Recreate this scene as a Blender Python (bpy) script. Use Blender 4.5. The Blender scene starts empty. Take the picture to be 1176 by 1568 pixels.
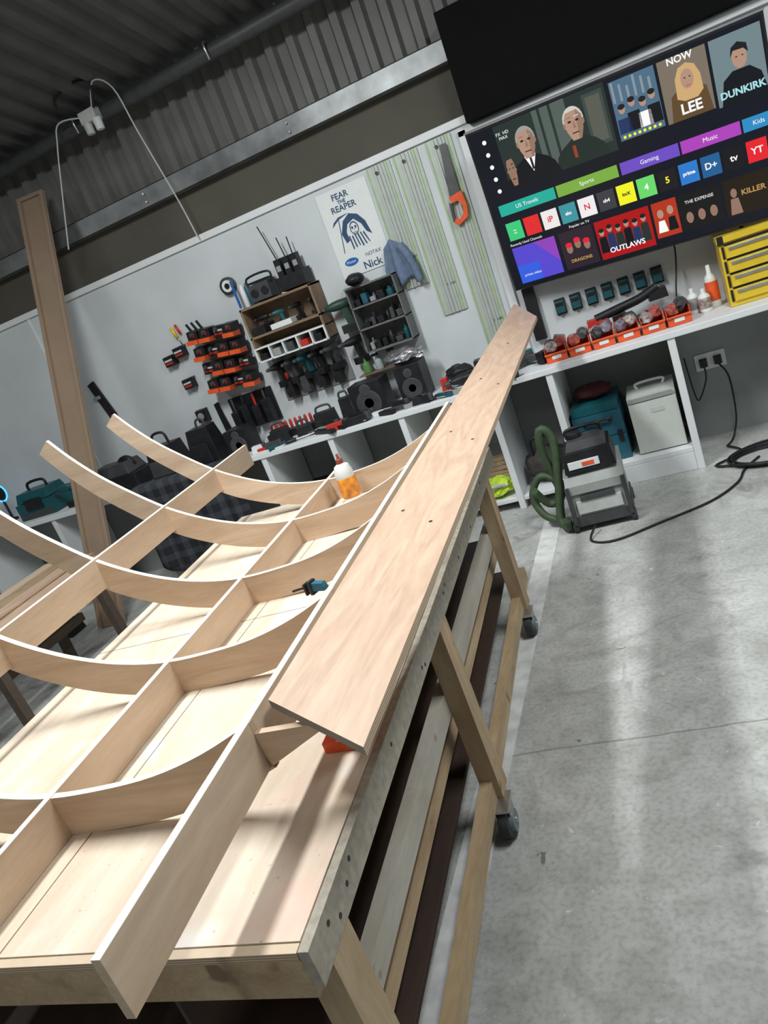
import bpy, bmesh, random
from math import *
from mathutils import Vector, Matrix
random.seed(7)
scene=bpy.context.scene
V=Vector
# ------------------------------------------------------------------ materials
MATS={}
def newmat(name):
    m=bpy.data.materials.new(name);m.use_nodes=True
    return m,m.node_tree,m.node_tree.nodes['Principled BSDF']
def plain(name,col,rough=.55,metal=0,var=.12,scale=18,bump=0,spec=.5):
    if name in MATS: return MATS[name]
    m,nt,b=newmat(name)
    tc=nt.nodes.new('ShaderNodeTexCoord');n=nt.nodes.new('ShaderNodeTexNoise')
    n.inputs['Scale'].default_value=scale;n.inputs['Detail'].default_value=5
    nt.links.new(tc.outputs['Object'],n.inputs['Vector'])
    r=nt.nodes.new('ShaderNodeValToRGB')
    c=col
    r.color_ramp.elements[0].position=.3;r.color_ramp.elements[1].position=.7
    r.color_ramp.elements[0].color=(c[0]*(1-var),c[1]*(1-var),c[2]*(1-var),1)
    r.color_ramp.elements[1].color=(min(1,c[0]*(1+var)),min(1,c[1]*(1+var)),min(1,c[2]*(1+var)),1)
    nt.links.new(n.outputs['Fac'],r.inputs[0]);nt.links.new(r.outputs[0],b.inputs['Base Color'])
    b.inputs['Roughness'].default_value=rough;b.inputs['Metallic'].default_value=metal
    b.inputs['Specular IOR Level'].default_value=spec
    if bump:
        bp=nt.nodes.new('ShaderNodeBump');bp.inputs['Strength'].default_value=bump;bp.inputs['Distance'].default_value=.01
        nt.links.new(n.outputs['Fac'],bp.inputs['Height']);nt.links.new(bp.outputs[0],b.inputs['Normal'])
    MATS[name]=m;return m
def emit(name,col,s=1.0):
    if name in MATS: return MATS[name]
    m,nt,b=newmat(name)
    b.inputs['Base Color'].default_value=(0,0,0,1);b.inputs['Roughness'].default_value=.3;b.inputs['Specular IOR Level'].default_value=.25
    b.inputs['Emission Color'].default_value=(*col,1);b.inputs['Emission Strength'].default_value=s
    MATS[name]=m;return m
def wood(name,c1,c2,stretch=(14,1.2,14),rough=.6,spots=0.0,dist=.6,knots=False):
    if name in MATS: return MATS[name]
    m,nt,b=newmat(name);L=nt.links
    tc=nt.nodes.new('ShaderNodeTexCoord');mp=nt.nodes.new('ShaderNodeMapping')
    mp.inputs['Scale'].default_value=stretch
    L.new(tc.outputs['Object'],mp.inputs['Vector'])
    n=nt.nodes.new('ShaderNodeTexNoise');n.inputs['Scale'].default_value=1.3;n.inputs['Detail'].default_value=4;n.inputs['Distortion'].default_value=dist
    L.new(mp.outputs[0],n.inputs['Vector'])
    n2=nt.nodes.new('ShaderNodeTexNoise');n2.inputs['Scale'].default_value=12;n2.inputs['Detail'].default_value=3
    L.new(mp.outputs[0],n2.inputs['Vector'])
    mx=nt.nodes.new('ShaderNodeMath');mx.operation='MULTIPLY_ADD';mx.inputs[1].default_value=.35
    L.new(n2.outputs['Fac'],mx.inputs[0]);L.new(n.outputs['Fac'],mx.inputs[2])
    r=nt.nodes.new('ShaderNodeValToRGB');r.color_ramp.elements[0].position=.45;r.color_ramp.elements[1].position=.9
    r.color_ramp.elements[0].color=(*c2,1);r.color_ramp.elements[1].color=(*c1,1)
    L.new(mx.outputs[0],r.inputs[0]);out=r.outputs[0]
    def over(out,scale,p0,p1,amt,col,detail=2):
        n3=nt.nodes.new('ShaderNodeTexNoise');n3.inputs['Scale'].default_value=scale;n3.inputs['Detail'].default_value=detail
        L.new(tc.outputs['Object'],n3.inputs['Vector'])
        r3=nt.nodes.new('ShaderNodeValToRGB');r3.color_ramp.elements[0].position=p0;r3.color_ramp.elements[1].position=p1
        r3.color_ramp.elements[0].color=(0,0,0,1);r3.color_ramp.elements[1].color=(amt,amt,amt,1)
        L.new(n3.outputs['Fac'],r3.inputs[0])
        mm=nt.nodes.new('ShaderNodeMixRGB');mm.inputs[2].default_value=(*col,1)
        L.new(r3.outputs[0],mm.inputs[0]);L.new(out,mm.inputs[1]);return mm.outputs[0]
    if spots>0:
        out=over(out,5,.58,.72,spots,(.76,.72,.67));out=over(out,3.1,.62,.72,.5,(.66,.42,.34));out=over(out,60,.70,.74,.5,(.25,.15,.1))
    if knots:
        out=over(out,9,.69,.75,.8,(.12,.06,.03));out=over(out,2.5,.5,.75,.45,(.2,.13,.07),6)
    L.new(out,b.inputs['Base Color']);b.inputs['Roughness'].default_value=rough
    bp=nt.nodes.new('ShaderNodeBump');bp.inputs['Strength'].default_value=.08;bp.inputs['Distance'].default_value=.004
    L.new(mx.outputs[0],bp.inputs['Height']);L.new(bp.outputs[0],b.inputs['Normal'])
    MATS[name]=m;return m
def plyedge(name,c1,c2):
    m,nt,b=newmat(name);L=nt.links
    tc=nt.nodes.new('ShaderNodeTexCoord');w=nt.nodes.new('ShaderNodeTexWave');w.bands_direction='Z'
    w.inputs['Scale'].default_value=55;w.inputs['Distortion'].default_value=.4
    L.new(tc.outputs['Object'],w.inputs['Vector'])
    r=nt.nodes.new('ShaderNodeValToRGB');r.color_ramp.elements[0].color=(*c2,1);r.color_ramp.elements[1].color=(*c1,1)
    L.new(w.outputs['Fac'],r.inputs[0]);L.new(r.outputs[0],b.inputs['Base Color']);b.inputs['Roughness'].default_value=.7
    MATS[name]=m;return m
def concrete():
    m,nt,b=newmat('concrete');L=nt.links
    tc=nt.nodes.new('ShaderNodeTexCoord')
    def noise(s,d=6,dist=0):
        n=nt.nodes.new('ShaderNodeTexNoise');n.inputs['Scale'].default_value=s;n.inputs['Detail'].default_value=d;n.inputs['Distortion'].default_value=dist
        L.new(tc.outputs['Object'],n.inputs['Vector']);return n.outputs['Fac']
    def ramp(f,p0,c0,p1,c1):
        r=nt.nodes.new('ShaderNodeValToRGB');e=r.color_ramp.elements
        e[0].position=p0;e[0].color=(*c0,1);e[1].position=p1;e[1].color=(*c1,1);L.new(f,r.inputs[0]);return r.outputs[0]
    def mix(t,f,a,bb):
        x=nt.nodes.new('ShaderNodeMixRGB');x.blend_type=t
        if isinstance(f,float): x.inputs[0].default_value=f
        else: L.new(f,x.inputs[0])
        L.new(a,x.inputs[1])
        if isinstance(bb,tuple): x.inputs[2].default_value=(*bb,1)
        else: L.new(bb,x.inputs[2])
        return x.outputs[0]
    base=ramp(noise(1.5,9,.5),.3,(.40,.405,.385),.72,(.60,.60,.575))
    base=mix('MULTIPLY',.8,base,ramp(noise(6,9,1.2),.32,(.70,.70,.68),.62,(1.04,1.04,1.04)))
    base=mix('MULTIPLY',.5,base,ramp(noise(55,6),.34,(.6,.6,.6),.55,(1,1,1)))
    sp=ramp(noise(26,5,.6),.69,(0,0,0),.73,(.7,.7,.7))
    base=mix('MIX',sp,base,(.74,.74,.72))
    dk=ramp(noise(3.0,8,1.6),.63,(0,0,0),.72,(.7,.7,.7))
    base=mix('MIX',dk,base,(.20,.195,.185))
    dk2=ramp(noise(13,5,.5),.71,(0,0,0),.74,(.8,.8,.8))
    base=mix('MIX',dk2,base,(.11,.11,.105))
    sx=nt.nodes.new('ShaderNodeSeparateXYZ');L.new(tc.outputs['Object'],sx.inputs[0])
    def math(op,a,bv):
        n=nt.nodes.new('ShaderNodeMath');n.operation=op
        L.new(a,n.inputs[0])
        if isinstance(bv,(int,float)): n.inputs[1].default_value=bv
        else: L.new(bv,n.inputs[1])
        return n.outputs[0]
    w=math('MULTIPLY',noise(6,6),.035)
    s_=math('MULTIPLY',sx.outputs[0],-.07)
    yy=math('ADD',math('ADD',math('ADD',sx.outputs[1],3.085),w),s_)
    yy=math('ABSOLUTE',yy,0)
    j=ramp(yy,.0,(.75,.75,.75),.006,(0,0,0))
    base=mix('MIX',j,base,(.13,.13,.12))
    L.new(base,b.inputs['Base Color'])
    rr=ramp(noise(3,5),.3,(.46,.46,.46),.7,(.66,.66,.66));L.new(rr,b.inputs['Roughness'])
    b.inputs['Specular IOR Level'].default_value=.42
    bp=nt.nodes.new('ShaderNodeBump');bp.inputs['Strength'].default_value=.2;bp.inputs['Distance'].default_value=.004
    L.new(noise(40,8),bp.inputs['Height']);L.new(bp.outputs[0],b.inputs['Normal'])
    MATS['concrete']=m;return m
def tartan():
    m,nt,b=newmat('tartan');L=nt.links
    tc=nt.nodes.new('ShaderNodeTexCoord')
    outs=[]
    for d,sc in (('X',2.6),('Z',2.6)):
        w=nt.nodes.new('ShaderNodeTexWave');w.bands_direction=d;w.inputs['Scale'].default_value=sc;w.inputs['Distortion'].default_value=0
        L.new(tc.outputs['Object'],w.inputs['Vector'])
        rr=nt.nodes.new('ShaderNodeValToRGB');rr.color_ramp.elements[0].position=.55;rr.color_ramp.elements[1].position=.6
        L.new(w.outputs['Fac'],rr.inputs[0]);outs.append(rr.outputs[0])
    a=nt.nodes.new('ShaderNodeMath');a.operation='ADD';L.new(outs[0],a.inputs[0]);L.new(outs[1],a.inputs[1])
    h=nt.nodes.new('ShaderNodeMath');h.operation='MULTIPLY';h.inputs[1].default_value=.5;L.new(a.outputs[0],h.inputs[0])
    r=nt.nodes.new('ShaderNodeValToRGB');r.color_ramp.elements[0].color=(.010,.012,.016,1);r.color_ramp.elements[1].color=(.05,.055,.065,1)
    L.new(h.outputs[0],r.inputs[0]);L.new(r.outputs[0],b.inputs['Base Color']);b.inputs['Roughness'].default_value=.9
    return m
def galv():
    return plain('galvanised_steel',(.25,.26,.26),.45,.7,.35,5)

WHITE=plain('white_paint',(.72,.74,.745),.5,0,.03,6)
WALLP=plain('wall_paint',(.58,.61,.62),.6,0,.06,2.5)
WALLG=plain('wall_grey',(.28,.295,.29),.7,0,.1,3)
BLACK=plain('black_plastic',(.014,.014,.016),.45,0,.3,18,0,.35)
DGREY=plain('dark_grey',(.05,.052,.055),.5,0,.2)
GREY=plain('grey_plastic',(.28,.29,.29),.5,0,.1)
LGREY=plain('light_grey',(.5,.52,.5),.5,0,.08)
TEAL=plain('teal_plastic',(.008,.085,.10),.4,0,.1)
BLUE=plain('blue_case',(.015,.09,.13),.45,0,.1)
RED=plain('red_plastic',(.5,.03,.02),.4,0,.1)
ORANGE=plain('orange_plastic',(.75,.10,.025),.4,0,.12)
YELLOW=plain('yellow_paint',(.72,.50,.03),.35,0,.08)
GREENH=plain('green_hose',(.045,.075,.035),.6,0,.2)
LIME=plain('hi_vis_lime',(.55,.75,.05),.6,0,.15)
ALU=plain('aluminium',(.46,.50,.46),.4,.15,.05)
LGREEN=plain('green_strip',(.28,.55,.08),.5)
STEEL=plain('steel',(.5,.5,.5),.3,.9,.1)
RUBBER=plain('rubber',(.04,.045,.045),.7)
FOIL=plain('foil',(.7,.7,.72),.18,.9,.1,30,.6)
CLEAR=plain('bag_plastic',(.34,.28,.26),.25,0,.6,45,.6)
DENIM=plain('blue_fabric',(.13,.18,.27),.9,0,.2,20,.4)
PINE=wood('pine',(.50,.37,.22),(.30,.20,.11),(9,1.4,9),.6,0,.6,True)
PINEV=wood('pine_upright',(.50,.37,.23),(.32,.215,.12),(9,9,1.4),.6,0,.6,True)
PALE=wood('pale_rail',(.47,.44,.38),(.33,.30,.25),(9,1.4,9),.6,0,.6,True)
PLY=wood('birch_ply',(.67,.515,.375),(.50,.36,.245),(8,1.0,8))
PLYX=wood('birch_ply_cross',(.67,.51,.37),(.49,.345,.23),(1.0,9,9),.6,0,1.2)
TOPW=wood('worktop_ply',(.75,.65,.52),(.60,.47,.35),(6,1.0,6),.6,.75)
PLANK=wood('okoume_plank',(.62,.445,.325),(.47,.315,.22),(9,1.5,9),.5,0,2.6)
MDF=plain('mdf',(.29,.205,.14),.75,0,.06,5)
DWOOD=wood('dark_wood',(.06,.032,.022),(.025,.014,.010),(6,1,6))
CHIP=plain('worn_timber_edge',(.35,.315,.255),.85,0,.18,45,.25)
BROWN=wood('brown_shelf',(.25,.17,.1),(.16,.1,.06),(2,8,8))
EDGE=plyedge('ply_edge',(.62,.49,.35),(.28,.19,.12))
TOPEDGE=plain('ply_top_edge',(.87,.80,.67),.6,0,.06,40)
CARDW=plain('poster_paper',(.72,.75,.74),.5,0,.02)
INK=plain('ink_navy',(.02,.06,.14),.6)
# ------------------------------------------------------------------ builder
WORLD=(V((0,0,0)),V((1,0,0)),V((0,1,0)),V((0,0,1)))
WALL=(V((0,0,0)),V((1,0,0)),V((0,0,1)),V((0,-1,0)))     # x, height, out of wall
tau=.0607
TAB=(V((-.7952,-4.6778,0)),V((-cos(tau),-sin(tau),0)),V((-sin(tau),cos(tau),0)),V((0,0,1)))
def T(u,v,z): return TAB[0]+TAB[1]*u+TAB[2]*v+TAB[3]*z
def sub(fr,o,ang=0,axis=2):
    O=fr[0]+fr[1]*o[0]+fr[2]*o[1]+fr[3]*o[2]
    a,b,c=fr[1],fr[2],fr[3];s,k=sin(ang),cos(ang)
    if axis==2: return (O,a*k+b*s,b*k-a*s,c)
    if axis==0: return (O,a,b*k+c*s,c*k-b*s)
    return (O,a*k-c*s,b,c*k+a*s)
class B:
    def __init__(s,name,bevel=0.0):
        s.name=name;s.bm=bmesh.new();s.mats=[];s.bevel=bevel
    def mi(s,m):
        if m not in s.mats: s.mats.append(m)
        return s.mats.index(m)
    def P(s,fr,p): return fr[0]+fr[1]*p[0]+fr[2]*p[1]+fr[3]*p[2]
    def faces(s,pts,fs,m,smooth=False):
        vs=[s.bm.verts.new(p) for p in pts];i=s.mi(m)
        for f in fs:
            try: F=s.bm.faces.new([vs[k] for k in f])
            except ValueError: continue
            F.material_index=i;F.smooth=smooth
    def hexa(s,c,m,m_side=None):
        s.faces(c,[(0,1,2,3),(4,5,6,7),(0,1,5,4),(1,2,6,5),(2,3,7,6),(3,0,4,7)],m)
    def box(s,fr,x,y,z,m,taper=0):
        t=taper
        pts=[s.P(fr,p) for p in [(x[0],y[0],z[0]),(x[1],y[0],z[0]),(x[1],y[1],z[0]),(x[0],y[1],z[0]),
             (x[0]+t,y[0]+t,z[1]),(x[1]-t,y[0]+t,z[1]),(x[1]-t,y[1]-t,z[1]),(x[0]+t,y[1]-t,z[1])]]
        s.faces(pts,[(3,2,1,0),(4,5,6,7),(0,1,5,4),(1,2,6,5),(2,3,7,6),(3,0,4,7)],m)
    def prism(s,fr,poly,z,m,m_side=None):
        n=len(poly)
        pts=[s.P(fr,(p[0],p[1],z[0])) for p in poly]+[s.P(fr,(p[0],p[1],z[1])) for p in poly]
        s.faces(pts,[tuple(range(n))[::-1],tuple(range(n,2*n))]+[(i,(i+1)%n,n+(i+1)%n,n+i) for i in range(n)],m)
    def poly(s,fr,poly,z,m):
        s.faces([s.P(fr,(p[0],p[1],z)) for p in poly],[tuple(range(len(poly)))],m)
    def rect(s,fr,x,y,z,m): s.poly(fr,[(x[0],y[0]),(x[1],y[0]),(x[1],y[1]),(x[0],y[1])],z,m)
    def ell(s,fr,c,rx,ry,z,m,a0=0,a1=2*pi,n=20):
        full=abs(a1-a0-2*pi)<1e-3
        s.poly(fr,[(c[0]+rx*cos(a0+(a1-a0)*i/(n if full else n-1)),c[1]+ry*sin(a0+(a1-a0)*i/(n if full else n-1))) for i in range(n)],z,m)
    def lathe(s,fr,c,prof,m,n=20,axis='z'):
        rings=[]
        idx=s.mi(m)
        for r,h in prof:
            ring=[]
            for i in range(n):
                a=2*pi*i/n;p=(r*cos(a),r*sin(a),h)
                if axis=='y': p=(p[0],p[2],p[1])
                if axis=='x': p=(p[2],p[0],p[1])
                ring.append(s.bm.verts.new(s.P(fr,(c[0]+p[0],c[1]+p[1],c[2]+p[2]))))
            rings.append(ring)
        for a,b in zip(rings,rings[1:]):
            for i in range(n):
                F=s.bm.faces.new((a[i],a[(i+1)%n],b[(i+1)%n],b[i]));F.material_index=idx;F.smooth=True
        for rg in (rings[0][::-1],rings[-1]):
            F=s.bm.faces.new(rg);F.material_index=idx
    def tube(s,pts,r,m,n=8,fr=WORLD,closed=False):
        P=[s.P(fr,p) for p in pts]
        Q=[]
        k=len(P)
        rng=range(k if closed else k-1)
        for i in rng:
            p0=P[(i-1)%k] if (closed or i>0) else P[0];p1=P[i];p2=P[(i+1)%k];p3=P[(i+2)%k] if (closed or i+2<k) else P[-1]
            for t in (0,.2,.4,.6,.8) if k>2 else (0,):
                Q.append(.5*((2*p1)+(p2-p0)*t+(2*p0-5*p1+4*p2-p3)*t*t+(3*p1-p0-3*p2+p3)*t**3))
        if not closed: Q.append(P[-1])
        idx=s.mi(m);rings=[];nn=len(Q);prevn=None
        for i,q in enumerate(Q):
            if closed: d=Q[(i+1)%nn]-Q[i-1]
            else: d=Q[min(i+1,nn-1)]-Q[max(i-1,0)]
            if d.length<1e-9: d=V((0,0,1))
            d.normalize()
            if prevn is None:
                nrm=d.orthogonal().normalized()
            else:
                nrm=(prevn-d*prevn.dot(d))
                nrm=nrm.normalized() if nrm.length>1e-6 else d.orthogonal().normalized()
            prevn=nrm;b=d.cross(nrm)
            rings.append([s.bm.verts.new(q+(nrm*cos(2*pi*j/n)+b*sin(2*pi*j/n))*r) for j in range(n)])
        prs=list(zip(rings,rings[1:]))
        if closed: prs.append((rings[-1],rings[0]))
        for a,b in prs:
            for j in range(n):
                F=s.bm.faces.new((a[j],a[(j+1)%n],b[(j+1)%n],b[j]));F.material_index=idx;F.smooth=True
        if not closed:
            for rg in (rings[0][::-1],rings[-1]):
                F=s.bm.faces.new(rg);F.material_index=idx
    def blob(s,fr,c,r,m,seed=0,amp=.25,sub_=2):
        rnd=random.Random(seed);tmp=bmesh.new();bmesh.ops.create_icosphere(tmp,subdivisions=sub_,radius=1)
        idx=s.mi(m);mp={}
        for v in tmp.verts:
            k=1+amp*(rnd.random()-.5)*2
            mp[v.index]=s.bm.verts.new(s.P(fr,(c[0]+v.co.x*r[0]*k,c[1]+v.co.y*r[1]*k,c[2]+v.co.z*r[2]*k)))
        for f in tmp.faces:
            F=s.bm.faces.new([mp[v.index] for v in f.verts]);F.material_index=idx;F.smooth=(amp<.2)
        tmp.free()
    def text(s,fr,txt,c,size,z,m,bold=0.0,align='CENTER',spacing=1):
        cu=bpy.data.curves.new('tmp','FONT');cu.body=txt;cu.size=size;cu.align_x=align;cu.align_y='CENTER';cu.offset=bold;cu.space_line=spacing;cu.resolution_u=3
        o=bpy.data.objects.new('tmp',cu);scene.collection.objects.link(o)
        dg=bpy.context.evaluated_depsgraph_get();ev=o.evaluated_get(dg);me=ev.to_mesh()
        pts=[s.P(fr,(c[0]+v.co.x,c[1]+v.co.y,z)) for v in me.vertices]
        fs=[tuple(p.vertices) for p in me.polygons]
        s.faces(pts,fs,m)
        ev.to_mesh_clear();bpy.data.objects.remove(o);bpy.data.curves.remove(cu)
    def done(s,recalc=True):
        if recalc: bmesh.ops.recalc_face_normals(s.bm,faces=s.bm.faces)
        me=bpy.data.meshes.new(s.name);s.bm.to_mesh(me);s.bm.free()
        for m in s.mats: me.materials.append(m)
        o=bpy.data.objects.new(s.name,me);scene.collection.objects.link(o)
        if s.bevel:
            md=o.modifiers.new('bevel','BEVEL');md.width=s.bevel;md.segments=2;md.limit_method='ANGLE';md.angle_limit=radians(40)
        return o
# ------------------------------------------------------------------ room shell
b=B('floor');b.box(WORLD,(-9,3.2),(-9.5,.3),(-.1,0),concrete());b.done()
b=B('wall_back');b.box(WALL,(-9,3.2),(.88,2.49),(-.1,0),WALLP);b.box(WALL,(-9,3.2),(0,.88),(-.1,0),WALLG);b.done()  # back wall is a darker grey below bench-top height
b=B('trim_1',.004);b.box(WALL,(-9,-.9),(2.49,2.54),(-.1,.02),WHITE);b.box(WALL,(-4.96,-4.93),(.905,2.49),(0,.012),WHITE);b.done()
b=B('wall_right');b.box(WORLD,(3.1,3.2),(-9.5,0),(0,5.6),WALLP);b.done()
b=B('wall_left');b.box(WORLD,(-9.1,-9),(-9.5,0),(0,5.6),WALLG);b.done()
b=B('wall_front');b.box(WORLD,(-9,3.2),(-9.6,-9.5),(0,5.8),WALLG);b.done()
OLIVE=plain('olive_board',(.085,.078,.060),.8,0,.15,2)
b=B('wall_upper_panel');b.box(WALL,(-9,3.2),(2.4,2.9),(-.16,-.11),OLIVE);b.done()
CLAD=plain('cladding_grey',(.14,.138,.13),.55,.1,.15,4)
CLADR=plain('roof_grey',(.11,.115,.112),.55,.1,.15,4)
def corrug(name,fr,x0,x1,y0,y1,pitch,dep,mat):
    b=B(name);x=x0;prof=[]
    while x<x1:
        prof+=[(x,0),(x+pitch*.42,0),(x+pitch*.55,dep),(x+pitch*.87,dep)]
        x+=pitch
    prof.append((x,0));n=len(prof)
    pts=[b.P(fr,(p[0],y0,p[1])) for p in prof]+[b.P(fr,(p[0],y1,p[1])) for p in prof]
    b.faces(pts,[(i,i+1,n+i+1,n+i) for i in range(n-1)],mat);return b.done(False)
corrug('wall_upper_cladding',(V((0,.16,0)),V((1,0,0)),V((0,0,1)),V((0,-1,0))),-9,3.2,2.85,3.75,.17,.045,CLAD)
sl=radians(13)
corrug('ceiling',(V((0,.2,3.66)),V((1,0,0)),V((0,-cos(sl),sin(sl))),V((0,-sin(sl),-cos(sl)))),-9,3.2,0,10,.2,.05,CLADR)
b=B('steel_rail_beam',.003)
b.box(WALL,(-9,-.91),(2.87,3.01),(-.03,-.02),galv());b.box(WALL,(-9,-.91),(3.0,3.01),(-.1,-.02),galv());b.box(WALL,(-9,-.91),(2.87,2.88),(-.1,-.02),galv())
x=-8.6
while x<-.95:
    for zz in (2.91,2.97): b.lathe(WALL,(x,zz,-.02),[(.012,0),(.012,.012)],STEEL,8)
    x+=1.3
b.done()
b=B('eave_pipe');b.tube([(-8.9,-.08,3.548),(3.0,-.08,3.548)],.055,DGREY,16)
for x in (-6,-4.8,-3.6,-2.4,-1.2): b.tube([(x,-.145,3.49),(x,-.145,3.6),(x,.05,3.6)],.010,STEEL)
b.done()
for yy in (-2.2,-4.9,-7.4):
    zz=3.66+(.2-yy)*tan(sl)-.16
    b=B('roof_purlin');b.box(WORLD,(-9,3.1),(yy-.03,yy+.03),(zz-.1,zz+.04),galv());b.done()
b=B('black_cupboard',.006)
MB=plain('matt_black',(.005,.005,.005),.85,0,.1,10,0,.1)
b.box(WALL,(-.9,3.05),(2.475,3.13),(.001,.1),MB);b.box(WALL,(-.9,3.05),(2.545,3.13),(-.1,.001),MB);b.done()
b=B('trim_2',.004)
b.box(WALL,(-.985,-.93),(.93,2.46),(.001,.03),WHITE);b.box(WALL,(-.985,3.05),(2.42,2.465),(.001,.03),WHITE);b.done()
b=B('floor_paint_strip');b.box(WORLD,(-1.02,-.905),(-4.3,-.9),(0,.003),plain('floor_white',(.66,.66,.64),.6,0,.2,12));b.done()
# ------------------------------------------------------------------ white storage bench along the wall
b=B('storage_bench',.004)
b.box(WALL,(-6.8,3.05),(.86,.9),(.002,.6),WHITE)
for x in (-6.2,-5.2,-4.25,-3.0,-2.42,-1.85,-1.22,-.8,-.05,.75,1.5): 
    b.box(WALL,(x,x+.045),(0,.86),(.02,.59),WHITE)
b.box(WALL,(-.755,-.05),(.12,.155),(.02,.58),WHITE);b.box(WALL,(-.755,-.05),(.0,.12),(.5,.58),WHITE)
b.box(WALL,(-1.8,-1.22),(.06,.09),(.02,.58),WHITE);b.box(WALL,(-1.175,-.8),(.06,.09),(.02,.58),WHITE)
b.box(WALL,(-2.95,-2.42),(.3,.33),(.02,.58),WHITE)
b.done()
# ------------------------------------------------------------------ TV
yaw,til,rol=-.1756,.1712,-.0344
hx=V((cos(yaw),sin(yaw),0));nr=V((sin(yaw),-cos(yaw),0));upv=V((0,0,cos(til)))+nr*sin(til)
hx,upv=hx*cos(rol)+upv*sin(rol),upv*cos(rol)-hx*sin(rol)
nn=hx.cross(upv).normalized()
TW,TH=1.6718,1.0239
TVF=(V((-.8986,-.12,1.3842)),hx,upv,nn)
b=B('television',.003)
b.box(TVF,(-.002,TW+.002),(-.004,TH+.002),(-.045,.0),BLACK)
b.box(TVF,(.25,TW-.25),(.1,TH-.2),(-.06,-.04),BLACK)
b.box(TVF,(-.008,TW+.008),(TH+.002,TH+.012),(-.045,.002),plain('tv_rim',(.35,.36,.38),.35,.5))
SC=emit('screen_base',(.008,.010,.018),1)
m0=.012
SF=(TVF[0]+hx*m0+upv*m0,hx,upv,nn);SW,SH=TW-2*m0,TH-2*m0
b.rect(SF,(0,SW),(0,SH),.004,SC)
def tr(x,y,m,z=.005): b.rect(SF,(x[0]*SW,x[1]*SW),(y[0]*SH,y[1]*SH),z,m)
def te(c,rx,ry,m,z=.006,a0=0,a1=2*pi): b.ell(SF,(c[0]*SW,c[1]*SH),rx*SW,ry*SW,z,m,a0,a1)
def tp(pts,m,z=.006): b.poly(SF,[(p[0]*SW,p[1]*SH) for p in pts],z,m)
def tt(s_,c,size,m,z=.009,bold=0,al='CENTER'): b.text(SF,s_,(c[0]*SW,c[1]*SH),size,z,m,bold,al)
skin=emit('scr_skin',(.45,.28,.20));skin2=emit('scr_skin2',(.30,.18,.13));hair=emit('scr_hair_grey',(.34,.34,.32));suit=emit('scr_suit',(.008,.010,.014))
gbg=emit('scr_green_bg',(.022,.036,.032));lbg=emit('scr_light_bg',(.09,.12,.105));wh=emit('scr_white',(.95,.95,.95));nv=emit('scr_navy',(.02,.04,.12))
dk=emit('scr_dark',(.015,.015,.018));rd=emit('scr_red',(.75,.02,.05));gold=emit('scr_gold',(.5,.3,.1));yl=emit('scr_yellow',(.95,.9,.03))
tr((.10,.51),(.62,.995),gbg);tr((.25,.37),(.62,.995),lbg,.0052);tr((.27,.28),(.62,.995),gbg,.0054);tr((.31,.32),(.62,.995),gbg,.0054);tr((.43,.5),(.68,.97),emit('scr_picture',(.05,.07,.065)),.0054);tr((.44,.49),(.70,.95),emit('scr_picture2',(.10,.11,.09)),.0056)
def bust(cx,cy,r,hc,face,shirt=True,z=.006,sc=suit):
    tp([(cx-2.4*r,.62),(cx-2.1*r,cy-2.3*r*1.7),(cx-1.5*r,cy-1.75*r*1.7),(cx-.5*r,cy-1.2*r*1.7),(cx+.5*r,cy-1.2*r*1.7),(cx+1.5*r,cy-1.7*r*1.7),(cx+2.1*r,cy-2.3*r*1.7),(cx+2.5*r,.62)],sc,z)
    tp([(cx-.42*r,cy-1.35*r*1.7),(cx+.42*r,cy-1.35*r*1.7),(cx+.4*r,cy-.6*r*1.7),(cx-.4*r,cy-.6*r*1.7)],skin2,z+.0003)
    if shirt:
        tp([(cx-.55*r,cy-1.15*r*1.7),(cx+.55*r,cy-1.15*r*1.7),(cx,cy-2.6*r*1.7)],wh,z+.0005)
        tp([(cx-.1*r,cy-1.35*r*1.7),(cx+.1*r,cy-1.35*r*1.7),(cx+.13*r,cy-2.4*r*1.7),(cx-.08*r,cy-2.4*r*1.7)],dk,z+.0008)
    te((cx,cy+.016),r*.92,r*1.12,hc,z+.001)
    tp([(cx-.80*r,cy+.03),(cx-.55*r,cy+.062),(cx+.5*r,cy+.066),(cx+.8*r,cy+.03),(cx+.74*r,cy-.04),(cx+.42*r,cy-.095),(cx-.38*r,cy-.095),(cx-.72*r,cy-.04)],face,z+.0015)
    tp([(cx+.35*r,cy+.066),(cx+.8*r,cy+.03),(cx+.74*r,cy-.04),(cx+.42*r,cy-.095),(cx+.2*r,cy-.095)],skin2,z+.0017)
    for sx in (-.34,.34):
        te((cx+sx*r,cy+.010),r*.17,r*.09,dk,z+.002);tr((cx+sx*r-.22*r,cx+sx*r+.22*r),(cy+.03,cy+.036),skin2 if sx<0 else hc,z+.0021)
        te((cx+sx*2.45*r,cy-.005),r*.12,r*.25,skin2,z+.0012)
    tp([(cx-.14*r,cy-.03),(cx+.14*r,cy-.03),(cx+.03*r,cy+.02)],skin2,z+.002)
    tr((cx-.3*r,cx+.3*r),(cy-.058,cy-.052),dk,z+.002)
bust(.385,.85,.040,emit('scr_hair_white',(.62,.62,.58)),skin,False,.0062,emit('scr_uniform',(.018,.03,.025)))
tr((.36,.372),(.66,.73),emit('scr_medal',(.3,.05,.03)),.0064)
bust(.205,.85,.040,hair,skin,True,.0070)
bust(.125,.725,.020,dk,skin2,False,.0075)
tt('FX  HD\nMAX',(.13,.93),.026,wh)
tr((.525,.675),(.655,.975),emit('scr_post1',(.08,.16,.24)))
for k in range(6): tr((.53+k*.024,.538+k*.024),(.86,.97-.02*(k%3)),emit('scr_city',(.25,.3,.33)),.0055)
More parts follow.
